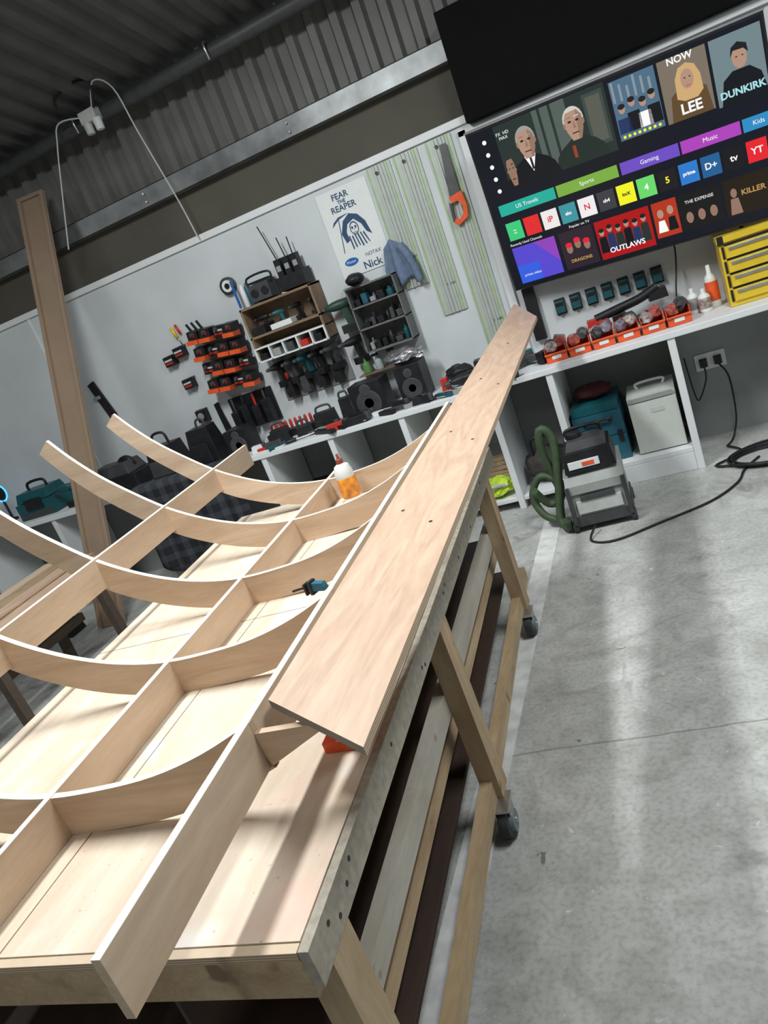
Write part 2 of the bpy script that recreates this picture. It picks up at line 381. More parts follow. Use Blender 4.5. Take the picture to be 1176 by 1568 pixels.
for i,(px,py) in enumerate(((.55,.82),(.585,.84),(.62,.82),(.652,.84))):
    tp([(px-.022,.69),(px-.02,py-.05),(px+.02,py-.05),(px+.022,.69)],[nv,suit,wh,suit][i]);te((px,py),.011,.015,skin,.0065);te((px,py+.014),.012,.009,dk,.007)
for i in range(8): te((.54+i*.017,.672),.005,.005,yl,.0065)
tr((.685,.835),(.65,.975),emit('scr_post2',(.20,.17,.13)));tp([(.70,.65),(.71,.78),(.745,.82),(.785,.82),(.82,.78),(.83,.65)],emit('scr_coat',(.12,.07,.03)))
HB=emit('scr_blonde',(.62,.40,.18))
tp([(.727,.76),(.73,.86),(.745,.91),(.77,.925),(.795,.905),(.808,.85),(.81,.77),(.79,.74),(.75,.74)],HB,.0065)
te((.767,.845),.020,.030,skin,.0068);te((.760,.853),.003,.002,dk,.007);te((.776,.853),.003,.002,dk,.007);tr((.76,.775),(.81,.814),rd,.007)
tt('NOW',(.755,.955),.05,wh,bold=.001);tt('LEE',(.765,.70),.075,wh,bold=.002)
tr((.845,.995),(.64,.975),emit('scr_post3',(.17,.24,.26)));tp([(.855,.64),(.87,.76),(.9,.795),(.95,.795),(.98,.75),(.995,.64)],suit)
te((.925,.85),.022,.032,skin,.0068);tp([(.899,.86),(.905,.905),(.925,.925),(.95,.905),(.952,.86),(.94,.885),(.91,.888)],dk,.0072)
for sx in (-.008,.01): te((.925+sx,.855),.003,.002,dk,.0072)
tt('DUNKIRK',(.92,.69),.05,emit('scr_cyan',(.4,.75,.8)),bold=.0015)
for x0,x1,c,t in ((.03,.255,(.02,.42,.33),'US Travels'),(.262,.49,(.20,.42,.06),'Sports'),(.50,.70,(.16,.08,.55),'Gaming'),(.707,.895,(.42,.06,.50),'Music'),(.902,.998,(.03,.27,.55),'Kids')):
    tr((x0,x1),(.475,.545),emit('scr_bar_'+t,c));tt(t,((x0+x1)/2,.51),.034,wh)
apps=[((.05,.6,.2),'::'),((.75,.03,.03),'o'),((.85,.82,.8),'iP'),((.05,.3,.35),'abc'),((.85,.85,.85),'N'),((.05,.05,.06),'ch4'),((.9,.9,.02),'itvX'),((.15,.7,.15),'4'),((.015,.015,.02),'5'),((.03,.2,.6),'prime'),((.02,.12,.3),'D+'),((.012,.012,.015),'tv'),((.8,.02,.03),'YT')]
for i,(c,t) in enumerate(apps):
    x0=.035+i*.0722
    if x0+.06>1: break
    tr((x0,x0+.062),(.31,.425),emit('scr_app%d'%i,c))
    tcol=rd if t in('o','iP','N') else (yl if t=='5' else (dk if t in('itvX',) else wh))
    tt(t,(x0+.031,.367),.05 if len(t)<3 else .028,tcol,bold=.001)
tt('Recently Used Channels',(.03,.283),.022,wh,al='LEFT');tt('Popular on TV',(.27,.283),.022,wh,al='LEFT')
tr((.03,.205),(.02,.262),emit('scr_violet',(.10,.07,.62)));tr((.03,.12),(.02,.14),emit('scr_violet2',(.04,.12,.75)),.0055);tp([(.12,.262),(.205,.262),(.205,.1)],emit('scr_violet3',(.28,.06,.5)),.0055)
tt('prime video',(.085,.07),.024,wh)
tr((.22,.35),(.02,.262),emit('scr_d1',(.03,.02,.03)))
for k in range(3): te((.25+k*.034,.15+.02*(k%2)),.012,.018,skin2,.006);te((.25+k*.034,.175+.02*(k%2)),.013,.01,rd,.0062)
tt('DRAGONS',(.285,.07),.028,gold,bold=.0008)
tr((.36,.56),(.02,.262),emit('scr_r1',(.42,.01,.012)))
for k in range(6):
    px=.38+k*.031;py=.19+.012*(k%2);tp([(px-.016,.06),(px-.013,py-.03),(px+.013,py-.03),(px+.016,.06)],[suit,nv,gbg][k%3]);te((px,py),.009,.014,skin,.0063);te((px,py+.012),.010,.008,dk,.0065)
tt('OUTLAWS',(.46,.065),.045,wh,bold=.001)
tr((.57,.655),(.05,.262),emit('scr_r2',(.45,.04,.015)));te((.595,.19),.011,.016,skin);te((.63,.2),.011,.016,skin);tp([(.578,.08),(.585,.15),(.605,.15),(.612,.08)],wh);tp([(.615,.08),(.62,.16),(.642,.16),(.648,.08)],suit)
tr((.66,.8),(.05,.262),emit('scr_d2',(.012,.012,.012)));tt('THE EXPENSE',(.73,.21),.026,wh)
for k in range(3): te((.69+k*.04,.12),.012,.02,skin2,.006)
tr((.81,.995),(.05,.262),emit('scr_d3',(.02,.014,.008)));tt('KILLER JOE',(.925,.17),.042,gold,bold=.001);te((.84,.18),.010,.016,skin2);tp([(.822,.06),(.828,.15),(.852,.15),(.86,.06)],skin2)
for k in range(5): te((.055,.93-.075*k),.008,.008,wh,.006)
b.box(WALL,(-.45,-.25),(1.6,2.0),(.001,.02),BLACK);b.tube([(-.35,-.02,1.8),(-.3,-.1,1.8),(-.25,-.2,1.82)],.025,BLACK)
b.done()
b=B('black_back_panel',.004);b.box(WALL,(-.88,-.8),(1.0,1.37),(0.001,.05),BLACK);b.done()
# ------------------------------------------------------------------ poster
b=B('reaper_poster');pf=sub(WALL,(-1.885,2.15,.003),.0)
b.box(pf,(-.2,.2),(-.3,.3),(0,.004),CARDW)
for s_,y in (('FEAR',.245),('THE',.205),('REAPER',.165)): b.text(pf,s_,(-.02,y),.058 if s_!='THE' else .034,.0055,INK,.001)
b.poly(pf,[(-.085,-.07),(-.10,.0),(-.06,.08),(0,.115),(.06,.09),(.10,.03),(.12,-.07),(.085,-.04),(.065,.02),(.02,.07),(-.035,.05),(-.06,0),(-.055,-.06)],.0055,INK)
b.ell(pf,(.005,.01),.034,.046,.0055,INK);b.ell(pf,(.005,.008),.027,.038,.006,CARDW);
for sx in (-.009,.017): b.ell(pf,(sx,.016),.008,.01,.0065,INK)
b.poly(pf,[(.0,.0),(.01,.0),(.005,.009)],.0065,INK)
for k in range(4): b.rect(pf,(-.010+.008*k,-.006+.008*k),(-.026,-.014),.0065,INK)
b.poly(pf,[(-.13,-.13),(-.124,-.13),(-.084,.1),(-.09,.1)],.0055,INK)
b.poly(pf,[(-.15,.06),(-.13,.09),(-.085,.115),(0,.12),(-.085,.1),(-.12,.08)],.0065,INK)
for k in range(6): b.poly(pf,[(-.055+k*.022,-.03-.01*(k%2)),(-.045+k*.022,-.03),(-.04+k*.026,-.12),(-.05+k*.026,-.13+.01*(k%3))],.0055,INK)
b.ell(pf,(-.1,-.2),.055,.027,.0055,plain('oval_blue',(.02,.12,.4),.4));b.text(pf,'Motor',(-.1,-.2),.03,.0065,CARDW)
b.text(pf,'NOTAX',(.08,-.19),.035,.0055,INK);b.text(pf,'Nick',(.05,-.26),.075,.0055,INK,.001)
b.done()
# ------------------------------------------------------------------ guide rails & saw
for (x,z0,z1) in ((-1.66,1.63,2.48),(-1.455,1.37,2.48),(-1.215,1.03,2.48)):
    b=B('guide_rail',.0015);w=.178
    b.box(WALL,(x,x+w),(z0,z1),(.004,.012),ALU)
    for k,m_,wd in ((.006,LGREEN,.004),(.05,ALU,.012),(.085,GREY,.004),(.1,ALU,.014),(.152,LGREEN,.005)):
        b.box(WALL,(x+k,x+k+wd),(z0+.001,z1-.001),(.010,.016 if m_!=ALU else .022),m_)
    b.box(WALL,(x+.135,x+.138),(z0,z1),(.01,.016),GREY)
    b.lathe(WALL,(x+w/2-.02,z1-.05,.012),[(.012,0),(.012,.01)],DGREY,12)
    b.text(WALL,'FS 1400',(x+.123,z0+.2),.02,.0165,DGREY)
    b.done()
b=B('hand_saw',.002);sf=sub(WALL,(-1.115,2.0,.035),-.06)
b.prism(sf,[(-.05,.08),(.03,.08),(.015,.43),(-.03,.43)],(0,.002),plain('saw_blade',(.10,.10,.10),.4,.4))
b.prism(sf,[(-.055,.1),(.04,.12),(.055,.02),(.045,-.05),(-.03,-.09),(-.06,-.06),(-.05,-.04),(-.01,-.05),(.02,-.02),(.025,.03),(0,.065),(-.04,.06)],(-.01,.014),ORANGE)
b.prism(sf,[(-.06,.065),(-.04,.06),(-.045,-.05),(-.062,-.06)],(-.012,.016),DGREY);b.done()
# ------------------------------------------------------------------ helpers: tools
def drill(b,fr,body,bat=BLACK,s=1.0):
    f=fr;k=s
    b.lathe(f,(-.06*k,0,0),[(.012*k,0),(.02*k,.02*k),(.028*k,.05*k),(.032*k,.09*k),(.03*k,.16*k),(.02*k,.175*k)],body,12,'x')
    b.lathe(f,(-.1*k,0,0),[(.006*k,0),(.014*k,.01*k),(.016*k,.04*k)],DGREY,10,'x')
    b.prism(f,[(.03*k,-.02*k),(.075*k,-.02*k),(.09*k,-.13*k),(.045*k,-.13*k)],(-.017*k,.017*k),body)
    b.box(f,(.0*k,.11*k),(-.175*k,-.125*k),(-.032*k,.032*k),bat)
def battery(b,fr,m=BLACK,acc=RED,k=1.0):
    b.box(fr,(-.04*k,.04*k),(-.035*k,.035*k),(0,.05*k),m,.004);b.box(fr,(-.03*k,.03*k),(-.02*k,-.008*k),(.05*k,.053*k),acc);b.box(fr,(-.045*k,.045*k),(.02*k,.035*k),(.0,.03*k),DGREY);b.box(fr,(-.03*k,.03*k),(.0,.012*k),(.05*k,.052*k),LGREY)
b=B('grey_shelf_unit',.002);c=plain('shelf_grey',(.13,.135,.13),.6)
X0,X1,Z0,Z1=-2.06,-1.68,1.3,1.78
b.box(WALL,(X0,X1),(Z0,Z1),(.002,.01),c)
for x in (X0,X1-.012): b.box(WALL,(x,x+.012),(Z0,Z1),(.01,.16),c)
for z in (Z0,1.47,1.63,Z1-.012): b.box(WALL,(X0,X1),(z,z+.012),(.01,.16),c)
b.done()
b=B('small_tools_on_shelves',.002);rnd=random.Random(3)
cols=[BLACK,TEAL,DGREY,BLACK,BLUE,GREY,DGREY,BLACK,YELLOW]
for z in (1.313,1.483,1.643):
    x=X0+.03
    while x<X1-.06:
        w=.025+rnd.random()*.035;h=.04+rnd.random()*.08;m_=rnd.choice(cols)
        if rnd.random()<.5: b.lathe(WALL,(x+w/2,z,.09),[(w/2,0),(w/2,h*.7),(w/5,h*.85),(w/5,h)],m_,12,'y')
        else: b.box(WALL,(x,x+w),(z,z+h*.7),(.03,.12),m_,.003);b.tube([(x+w/2,z+h*.6,.08),(x+w/2+.01,z+h,.09)],.006,m_,6,WALL)
        x+=w+.012
b.done()
b=B('baseball_cap');b.blob(WALL,(-1.98,1.83,.09),(.07,.045,.07),BLACK,1,.06,3);b.box(WALL,(-2.06,-1.93),(1.783,1.79),(.12,.2),BLACK,.003);b.done()
b=B('hanging_shirt')
nx,nz_=15,12;pts=[];fs=[]
for j in range(nz_):
    t=j/(nz_-1);wd=.07+.06*min(1,t*1.7)
    for i in range(nx):
        s_=i/(nx-1)*2-1;fold=.018*cos(s_*7+t*2)*(.4+t)
        pts.append(b.P(WALL,(-1.65+.03*t+s_*wd*.9,2.0-t*.31-.05*abs(s_)*(1-t)+.02*sin(3*s_)*t,.05+fold+.01*(1-abs(s_)))))
for j in range(nz_-1):
    for i in range(nx-1): k=j*nx+i;fs.append((k,k+1,k+nx+1,k+nx))
b.faces(pts,fs,DENIM,True)
b.tube([(-1.59,1.94,.06),(-1.545,1.82,.07),(-1.525,1.66,.06)],.028,DENIM,10,WALL)
b.tube([(-1.65,1.97,.003),(-1.65,1.985,.05)],.008,STEEL,8,WALL)
o=b.done();md=o.modifiers.new('t','SOLIDIFY');md.thickness=.004
b=B('tool_rack',.002);X0,X1=-2.9,-2.28
b.box(WALL,(X0,X1),(1.5,1.92),(.002,.012),BROWN)
for z in (1.9,1.68): b.box(WALL,(X0,X1),(z,z+.018),(.012,.2),BROWN)
for x in (X0,X1-.018): b.box(WALL,(x,x+.018),(1.5,1.92),(.012,.2),BROWN)
for z in (1.5,1.6): b.box(WALL,(X0,X1),(z,z+.012),(.012,.22),CARDW)
for k in range(6): b.box(WALL,(X0+k*.1212,X0+k*.1212+.012),(1.5,1.6),(.012,.22),CARDW)
b.box(WALL,(X0,X1),(1.14,1.5),(.002,.01),plain('panel_grey',(.2,.2,.2),.6))
b.done()
b=B('cordless_tools',.002)
k=0
for x in (-2.84,-2.72,-2.6,-2.48,-2.36): 
    drill(b,sub(WALL,(x,1.43,.12),1.2+.2*(k%2),1),[BLACK,DGREY,TEAL,BLACK,DGREY][k],BLACK,.95);k+=1
for k,x in enumerate((-2.8,-2.66,-2.52,-2.38)):
    b.box(WALL,(x-.04,x+.04),(1.16,1.3),(.03,.1),[BLACK,DGREY,BLACK,BLACK][k],.008);b.tube([(x,1.3,.06),(x+.01,1.36,.08)],.012,[RED,BLACK,DGREY,BLACK][k],8,WALL)
for i,x in enumerate((-2.8,-2.66,-2.5,-2.36)):
    drill(b,sub(WALL,(x,1.81,.11),.6*i,1),[BLACK,TEAL,BLACK,DGREY][i],BLACK,.6)
b.box(WALL,(-2.7,-2.52),(1.7,1.74),(.05,.2),CARDW);b.box(WALL,(-2.86,-2.75),(1.7,1.76),(.05,.2),BLACK)
for k in range(5): b.box(WALL,(-2.88+k*.1212,-2.82+k*.1212),(1.515,1.56+.01*(k%3)),(.05,.2),[BLACK,GREY,DGREY,RED,BLACK][k])
drill(b,sub(WALL,(-2.2,1.7,.1),.3,1),plain('dark_green',(.012,.045,.03),.5),BLACK,1.2)
drill(b,sub(WALL,(-2.19,1.42,.1),.8,1),BLACK,BLACK,1)
b.done()
b=B('site_radio',.004)
b.box(WALL,(-2.79,-2.6),(1.92,2.06),(.03,.16),DGREY,.01);b.box(WALL,(-2.78,-2.61),(2.06,2.075),(.05,.14),BLACK)
for x in (-2.74,-2.65): b.lathe(WALL,(x,1.99,.155),[(.035,0),(.03,.012)],BLACK,16)
b.tube([(-2.79,2.03,.1),(-2.79,2.11,.1),(-2.6,2.11,.1),(-2.6,2.03,.1)],.009,BLACK,8,WALL);b.done()
b=B('walkie_talkie_charger',.003)
b.box(WALL,(-2.54,-2.3),(1.92,2.04),(.03,.16),BLACK,.01)
for x in (-2.5,-2.43,-2.36): b.box(WALL,(x-.028,x+.028),(2.02,2.16),(.06,.12),BLACK,.003);b.box(WALL,(x-.018,x+.018),(2.07,2.11),(.12,.122),GREY)
b.tube([(-2.5,2.12,.08),(-2.56,2.42,.08)],.005,BLACK,6,WALL);b.tube([(-2.43,2.12,.08),(-2.45,2.30,.08)],.005,BLACK,6,WALL);b.tube([(-2.37,2.12,.08),(-2.37,2.28,.08)],.005,BLACK,6,WALL)
b.done()
b=B('spray_can',.001)
for x,m_ in ((-2.87,plain('can_white',(.7,.7,.7),.4)),(-2.825,BLUE)): b.lathe(WALL,(x,1.92,.08),[(.022,0),(.022,.14),(.013,.155),(.011,.17)],m_,14,'y')
b.box(WALL,(-2.93,-2.915),(1.93,2.14),(.1,.115),plain('blue_bright',(.02,.12,.4),.4));b.done()
b=B('tape_roll');fr=WALL
b.lathe(fr,(-3.0,2.12,.004),[(.03,0),(.065,0),(.065,.035),(.03,.035)],DGREY,24);b.lathe(fr,(-3.0,2.12,.036),[(.045,0),(.045,.004)],CARDW,20);b.lathe(fr,(-3.0,2.12,.04),[(.022,0),(.022,.004)],BLACK,16);b.done()
b=B('battery_tool_rack',.003)
for r in range(4):
    z=1.84-.135*r
    f=sub(WALL,(-3.24,z,.02),-.12)
    b.box(f,(-.22,.22),(-.05,.012),(0,.03),BLACK)
    for k in range(4):
        x=-.165+k*.11
        f2=sub(f,(x,.0,.03),0)
        if (k+r)%3!=2:
            b.box(f2,(-.052,.052),(-.045,.05),(0,.1),BLACK,.006);b.box(f2,(-.054,.054),(-.06,-.02),(.02,.13),ORANGE,.004);b.box(f2,(-.02,.02),(.0,.03),(.1,.103),RED)
        else:
            battery(b,f2,BLACK,RED,1.3)
        b.lathe(f2,(0,.02,.1),[(.018,0),(.012,.02)],DGREY,10)
for k in range(3): b.tube([(-3.43+k*.05,1.86,.06),(-3.45+k*.05,1.97,.09)],.011,BLACK,8,WALL)
b.done()
b=B('tool_pouch',.004)
b.box(WALL,(-3.42,-3.0),(1.02,1.3),(.003,.02),BLACK);
for k in range(4): b.box(WALL,(-3.4+k*.1,-3.32+k*.1),(1.03,1.2+.03*(k%2)),(.02,.1),BLACK,.008);b.tube([(-3.36+k*.1,1.16,.06),(-3.355+k*.1,1.3,.07)],.01,[DGREY,BLACK,RED,DGREY][k],8,WALL)
b.done()
b=B('red_screwdriver_set',.001)
for k in range(9):
    x=-3.02+k*.045
    b.lathe(WALL,(x,.96,.22),[(.01,0),(.013,.01),(.013,.05),(.008,.07)],RED,8,'y');b.tube([(x,.92,.22),(x,.97,.22)],.004,STEEL,6,WALL)
b.box(WALL,(-3.06,-2.62),(.902,.955),(.17,.27),BLACK);b.done()
b=B('tool_battery')
for (x,z) in ((-3.76,1.75),(-3.64,1.79),(-3.68,1.53)): battery(b,sub(WALL,(x,z,.003),.05),BLACK,RED,1.25)
b.done()
b=B('long_screwdriver');b.tube([(-3.6,1.84,.02),(-3.62,1.92,.02)],.005,STEEL,6,WALL);b.tube([(-3.62,1.9,.02),(-3.64,1.99,.02)],.014,YELLOW,8,WALL);b.tube([(-3.575,1.92,.02),(-3.595,2.0,.02)],.011,RED,8,WALL);b.done()
b=B('tape_measure',.004);b.box(WALL,(-3.75,-3.64),(1.19,1.3),(.003,.05),BLACK,.006);b.lathe(WALL,(-3.7,1.245,.05),[(.03,0),(.03,.004)],GREY,16);b.done()
b=B('hanging_strap',.002);b.prism(WALL,[(-3.56,1.3),(-3.52,1.31),(-3.49,1.02),(-3.55,1.0)],(.003,.02),BLACK);b.done()
b=B('machete_sheath',.003);b.prism(WALL,[(-4.67,1.8),(-4.6,1.82),(-4.52,1.5),(-4.52,1.36),(-4.56,1.33),(-4.6,1.5)],(.003,.025),BLACK);b.box(WALL,(-4.575,-4.53),(1.4,1.5),(.025,.03),RED);b.box(WALL,(-4.67,-4.59),(1.66,1.69),(.003,.03),GREY);b.done()
# ------------------------------------------------------------------ on bench
def speaker(x0,x1,y0,y1,h,mat=BLACK,ang=0):
    b=B('speaker',.006);z=.901
    b.box(WORLD,(x0,x1),(y0,y1),(z,z+h),mat)
    f=(V(((x0+x1)/2,y0,z)),V((1,0,0)),V((0,0,1)),V((0,-1,0)))
    w=(x1-x0)
    b.lathe(f,(0,h*.35,0),[(w*.38,0),(w*.38,.004),(w*.3,.004),(w*.1,-.001)],DGREY,24);b.lathe(f,(0,h*.78,0),[(w*.18,0),(w*.16,.005)],DGREY,16);b.done()
speaker(-1.86,-1.66,-.33,-.14,.26);speaker(-2.24,-1.98,-.34,-.14,.23)
b=B('crumpled_foil');b.blob(WORLD,(-1.77,-.24,1.222),(.14,.1,.05),FOIL,5,.25,3);b.done()
b=B('trigger_spray_bottle',.001)
for x,m_ in ((-2.03,plain('clear_bottle',(.35,.4,.4),.2)),(-1.9,plain('clear_bottle2',(.4,.4,.36),.2)),(-2.13,plain('green_bottle',(.10,.25,.08),.3))):
    b.lathe(WALL,(x,1.16,.08),[(.028,0),(.031,.02),(.03,.07),(.012,.09),(.012,.11)],m_,14,'y');b.box(WALL,(x-.04,x+.015),(1.265,1.285),(.07,.09),BLACK)
b.box(WALL,(-2.2,-1.8),(1.148,1.158),(.002,.13),BROWN);b.done()
b=B('bench_power_tools',.003)
drill(b,sub(WORLD,(-1.42,-.3,.945),.4),BLACK,BLACK,1.2);drill(b,sub(WORLD,(-1.2,-.32,.945),-.5),BLACK,DGREY,1.2);drill(b,sub(WORLD,(-.98,-.33,.945),1.0),DGREY,BLACK,1.2)
b.blob(WORLD,(-1.45,-.14,.97),(.1,.07,.06),BLACK,2,.15,3);b.box(sub(WORLD,(-1.0,-.15,.901),.3),(-.1,.1),(-.03,.03),(0,.08),TEAL,.01)
b.box(sub(WORLD,(-1.25,-.15,.901),.1),(-.08,.08),(-.05,.05),(0,.12),BLACK,.01)
b.box(WORLD,(-1.56,-1.50),(-.32,-.26),(.901,.99),RED,.006)
b.done()
b=B('bench_hand_tools',.002);rnd=random.Random(11)
for k in range(44):
    x=-3.05+rnd.random()*2.0;y=-.56+rnd.random()*.14;a=(rnd.random()-.5)*1.3;f=sub(WORLD,(x,y,.901),a);L=.1+rnd.random()*.16
    m_=rnd.choice([BLACK,BLACK,DGREY,BLACK,GREY,RED,TEAL,CARDW])
    if k%3==0: b.box(f,(-L/2,L/2),(-.02,.02),(0,.03),m_)
    elif k%3==1: b.tube([(-L/2,0,.014),(0,0,.014),(L/2,0,.012)],.006,STEEL,6,f);b.tube([(-L/2,0,.016),(-L/6,0,.016)],.014,m_,8,f)
    else: b.box(f,(-L/2,L/3),(-.03,.03),(0,.055),m_,.008);b.lathe(f,(L/3,0,.03),[(.02,-.02),(.02,.03)],DGREY,10)
for (x,y,w,h) in ((-2.9,-.33,.16,.1),(-2.68,-.35,.12,.07),(-2.5,-.3,.18,.12),(-2.35,-.2,.1,.16)):
    f=sub(WORLD,(x,y,.901),.2);b.box(f,(-w/2,w/2),(-.05,.05),(0,h),BLACK,.01);b.tube([(-w/3,0,h),(-w/4,0,h+.04),(w/4,0,h+.04),(w/3,0,h)],.009,DGREY,8,f)
b.box(WORLD,(-3.02,-2.78),(-.585,-.42),(.901,.912),CARDW)
b.done()
b=B('orange_storage_bins',.002)
for k in range(6):
    x=-.72+k*.152;f=sub(WORLD,(x,-.36,.901),.06)
    w,d,h=.138,.22,.1
    for (xx,yy) in (((-w/2,-w/2+.004),(-d/2,d/2)),((w/2-.004,w/2),(-d/2,d/2)),((-w/2,w/2),(d/2-.004,d/2))): b.box(f,xx,yy,(0,h),ORANGE)
    b.box(f,(-w/2,w/2),(-d/2,-d/2+.004),(0,h*.6),ORANGE);b.box(f,(-w/2,w/2),(-d/2,d/2),(0,.004),ORANGE);b.box(f,(-w/2-.004,w/2+.004),(-d/2-.012,-d/2),(h*.5,h*.62),ORANGE)
    b.box(f,(-.03,.03),(-d/2-.004,-d/2),(.02,.045),CARDW)
    for q in range(4): b.blob(f,((q%2-.5)*.06,-.05+.035*q,h*.9+.015*(q%2)),(.042,.05,.04),[CLEAR,plain('bag_red',(.35,.08,.06),.3,0,.5,40),DGREY,plain('bag_grey',(.22,.2,.24),.3,0,.5,40)][(q+k)%4],k*5+q,.25)
b.done()
b=B('reciprocating_saw',.003);f=sub(WORLD,(-.25,-.15,1.06),.15)
b.tube([(-.2,0,-.02),(-.05,0,0),(.1,0,.02),(.22,0,.06)],.03,BLACK,10,f);b.box(f,(.15,.27),(-.03,.03),(-.02,.05),BLACK,.006);b.box(f,(-.26,-.16),(-.03,.03),(-.06,-.01),RED,.004);b.box(f,(-.1,.0),(-.03,.03),(-.155,-.03),BLACK,.006);b.done()
b=B('adhesive_bottle',.001)
for x,y,h,m_ in ((.27,-.22,.2,ORANGE),(.21,-.3,.11,CLEAR),(.15,-.24,.12,GREY)):
    b.lathe(WORLD,(x,y,.901),[(.036,0),(.038,.01),(.038,h*.2)],CARDW,18);b.lathe(WORLD,(x,y,.901),[(.0385,h*.2),(.0385,h*.8)],m_,18);b.lathe(WORLD,(x,y,.901),[(.038,h*.8),(.03,h*.95),(.014,h*1.05),(.012,h*1.3)],CARDW,18)
b.done()
b=B('yellow_tool_chest',.006);X0,X1,Y0,Y1,Zb,Zt=.34,.98,-.42,-.12,.902,1.3
b.box(WORLD,(X0,X1),(Y0,Y1),(Zb,Zt),YELLOW);b.box(WORLD,(X0-.008,X1+.008),(Y0-.01,Y1),(Zt-.02,Zt+.015),YELLOW)
for k in range(4):
    z=Zb+.03+k*.085;b.box(WORLD,(X0+.03,X1-.03),(Y0-.012,Y0+.0),(z,z+.07),YELLOW);b.box(WORLD,(X0+.05,X1-.05),(Y0-.02,Y0-.011),(z+.045,z+.062),plain('drawer_pull',(.5,.5,.45),.3,.8))
    b.box(WORLD,(X0+.03,X1-.03),(Y0-.004,Y0+.0),(z+.07,z+.085),BLACK)
    for xx in (X0+.012,X1-.025): b.box(WORLD,(xx,xx+.013),(Y0-.006,Y0),(z,z+.07),BLACK)
b.box(WORLD,(X0-.004,X0+.03),(Y0-.012,Y0+.02),(Zt-.03,Zt+.018),BLACK)
b.tube([(.5,-.27,Zt+.01),(.5,-.27,Zt+.06),(.82,-.27,Zt+.06),(.82,-.27,Zt+.01)],.01,BLACK);b.done()
b=B('battery_mount_row',.003)
for k in range(7):
    x=-.66+k*.107;f=sub(WALL,(x,1.175,.003))
    b.box(f,(-.036,.036),(-.055,.055),(0,.012),BLACK);b.box(f,(-.032,.032),(-.045,.045),(.012,.05),TEAL,.006);b.box(f,(-.026,.026),(.01,.035),(.05,.055),BLACK)
b.done()
b=B('television_cable');b.tube([(.1,-.03,1.5),(.12,-.05,1.3),(.07,-.1,1.05),(.05,-.12,.905)],.005,BLACK);b.done()
b=B('socket_outlet',.003);b.box(WALL,(.08,.27),(.47,.58),(.001,.012),WHITE)
for x in (.13,.22): b.box(WALL,(x-.025,x+.025),(.49,.55),(.012,.05),BLACK,.006)
b.tube([(.13,.5,.05),(.12,.42,.09),(.05,.3,.1),(.03,.4,.1),(.02,.6,.06)],.005,BLACK,8,WALL)
b.tube([(.22,.5,.05),(.26,.4,.1),(.25,.15,.14),(.2,.02,.2),(.15,.01,.3)],.006,BLACK,8,WALL)
b.done()
b=B('socket_outlet',.003);b.box(WALL,(-2.4,-2.22),(1.02,1.12),(.001,.012),WHITE);
for x in (-2.35,-2.27): b.box(WALL,(x-.022,x+.022),(1.03,1.085),(.012,.05),BLACK,.006)
b.tube([(-2.35,1.03,.05),(-2.36,.97,.07),(-2.3,.92,.1)],.006,BLACK,8,WALL)
b.done()
# ------------------------------------------------------------------ under bench
b=B('tool_case',.008)
b.box(WORLD,(-.735,-.42),(-.5,-.12),(.157,.33),BLUE);b.box(WORLD,(-.735,-.42),(-.5,-.12),(.336,.5),BLUE);b.box(WORLD,(-.73,-.425),(-.495,-.125),(.504,.56),TEAL)
b.box(WORLD,(-.62,-.54),(-.515,-.5),(.3,.37),BLACK);b.tube([(-.66,-.5,.44),(-.66,-.53,.46),(-.5,-.53,.46),(-.5,-.5,.44)],.01,BLACK)
b.box(WORLD,(-.66,-.5),(-.502,-.5),(.2,.26),CARDW)
for x in (-.71,-.47): b.box(WORLD,(x,x+.03),(-.508,-.5),(.28,.36),BLACK)
b.done()
b=B('red_bag');b.blob(WORLD,(-.58,-.3,.615),(.13,.1,.05),plain('dark_red_fabric',(.07,.012,.014),.9),8,.1,3);b.done()
b=B('small_fridge',.008);FW=plain('fridge_white',(.56,.58,.54),.45,0,.03)
b.box(WORLD,(-.37,-.075),(-.5,-.15),(.157,.54),FW);b.box(WORLD,(-.368,-.077),(-.515,-.5),(.165,.5),FW);b.box(WORLD,(-.36,-.09),(-.52,-.512),(.508,.535),GREY)
b.tube([(-.3,-.3,.54),(-.3,-.3,.575),(-.14,-.3,.575),(-.14,-.3,.54)],.009,CARDW);b.box(WORLD,(-.24,-.16),(-.518,-.514),(.42,.45),LGREY);b.done()
b=B('canvas_bag');b.blob(WORLD,(-.99,-.34,.22),(.15,.16,.125),plain('canvas_dark',(.04,.036,.03),.9,0,.3,20,.5),4,.1,3)
b.tube([(-1.06,-.4,.3),(-1.05,-.42,.42),(-.93,-.42,.42),(-.92,-.4,.3)],.012,BLACK);b.done()
b=B('hi_vis_jacket');b.blob(WORLD,(-1.36,-.47,.165),(.12,.1,.07),LIME,9,.2,3)
b.tube([(-1.46,-.52,.16),(-1.37,-.575,.2),(-1.26,-.52,.18)],.014,LGREY);b.blob(WORLD,(-1.6,-.4,.17),(.12,.12,.075),BLACK,10,.2);b.done()
b=B('timber_offcuts',.002)
for k in range(6): f=sub(WORLD,(-1.5+.02*(k%4),-.15,.092+.033*k),.04*(k%3));b.box(f,(-.2,.2),(-.04,.04),(0,.03),PINE)
b.done()
b=B('storage_crate',.004)
for (x0,x1,m_,h_) in ((-2.34,-2.07,BLACK,.22),(-2.0,-1.88,GREY,.3)):
    b.box(WORLD,(x0,x1),(-.5,-.15),(.0,h_),m_,-.004);b.box(WORLD,(x0-.01,x1+.01),(-.51,-.14),(h_,h_+.03),m_)
b.done()
b=B('storage_crate',.004)
b.box(WORLD,(-2.88,-2.5),(-.5,-.15),(.0,.24),DGREY,-.01);b.box(WORLD,(-2.9,-2.48),(-.515,-.14),(.24,.27),DGREY);b.box(WORLD,(-2.88,-2.52),(-.5,-.15),(.333,.5),BLACK,.01)
b.done()
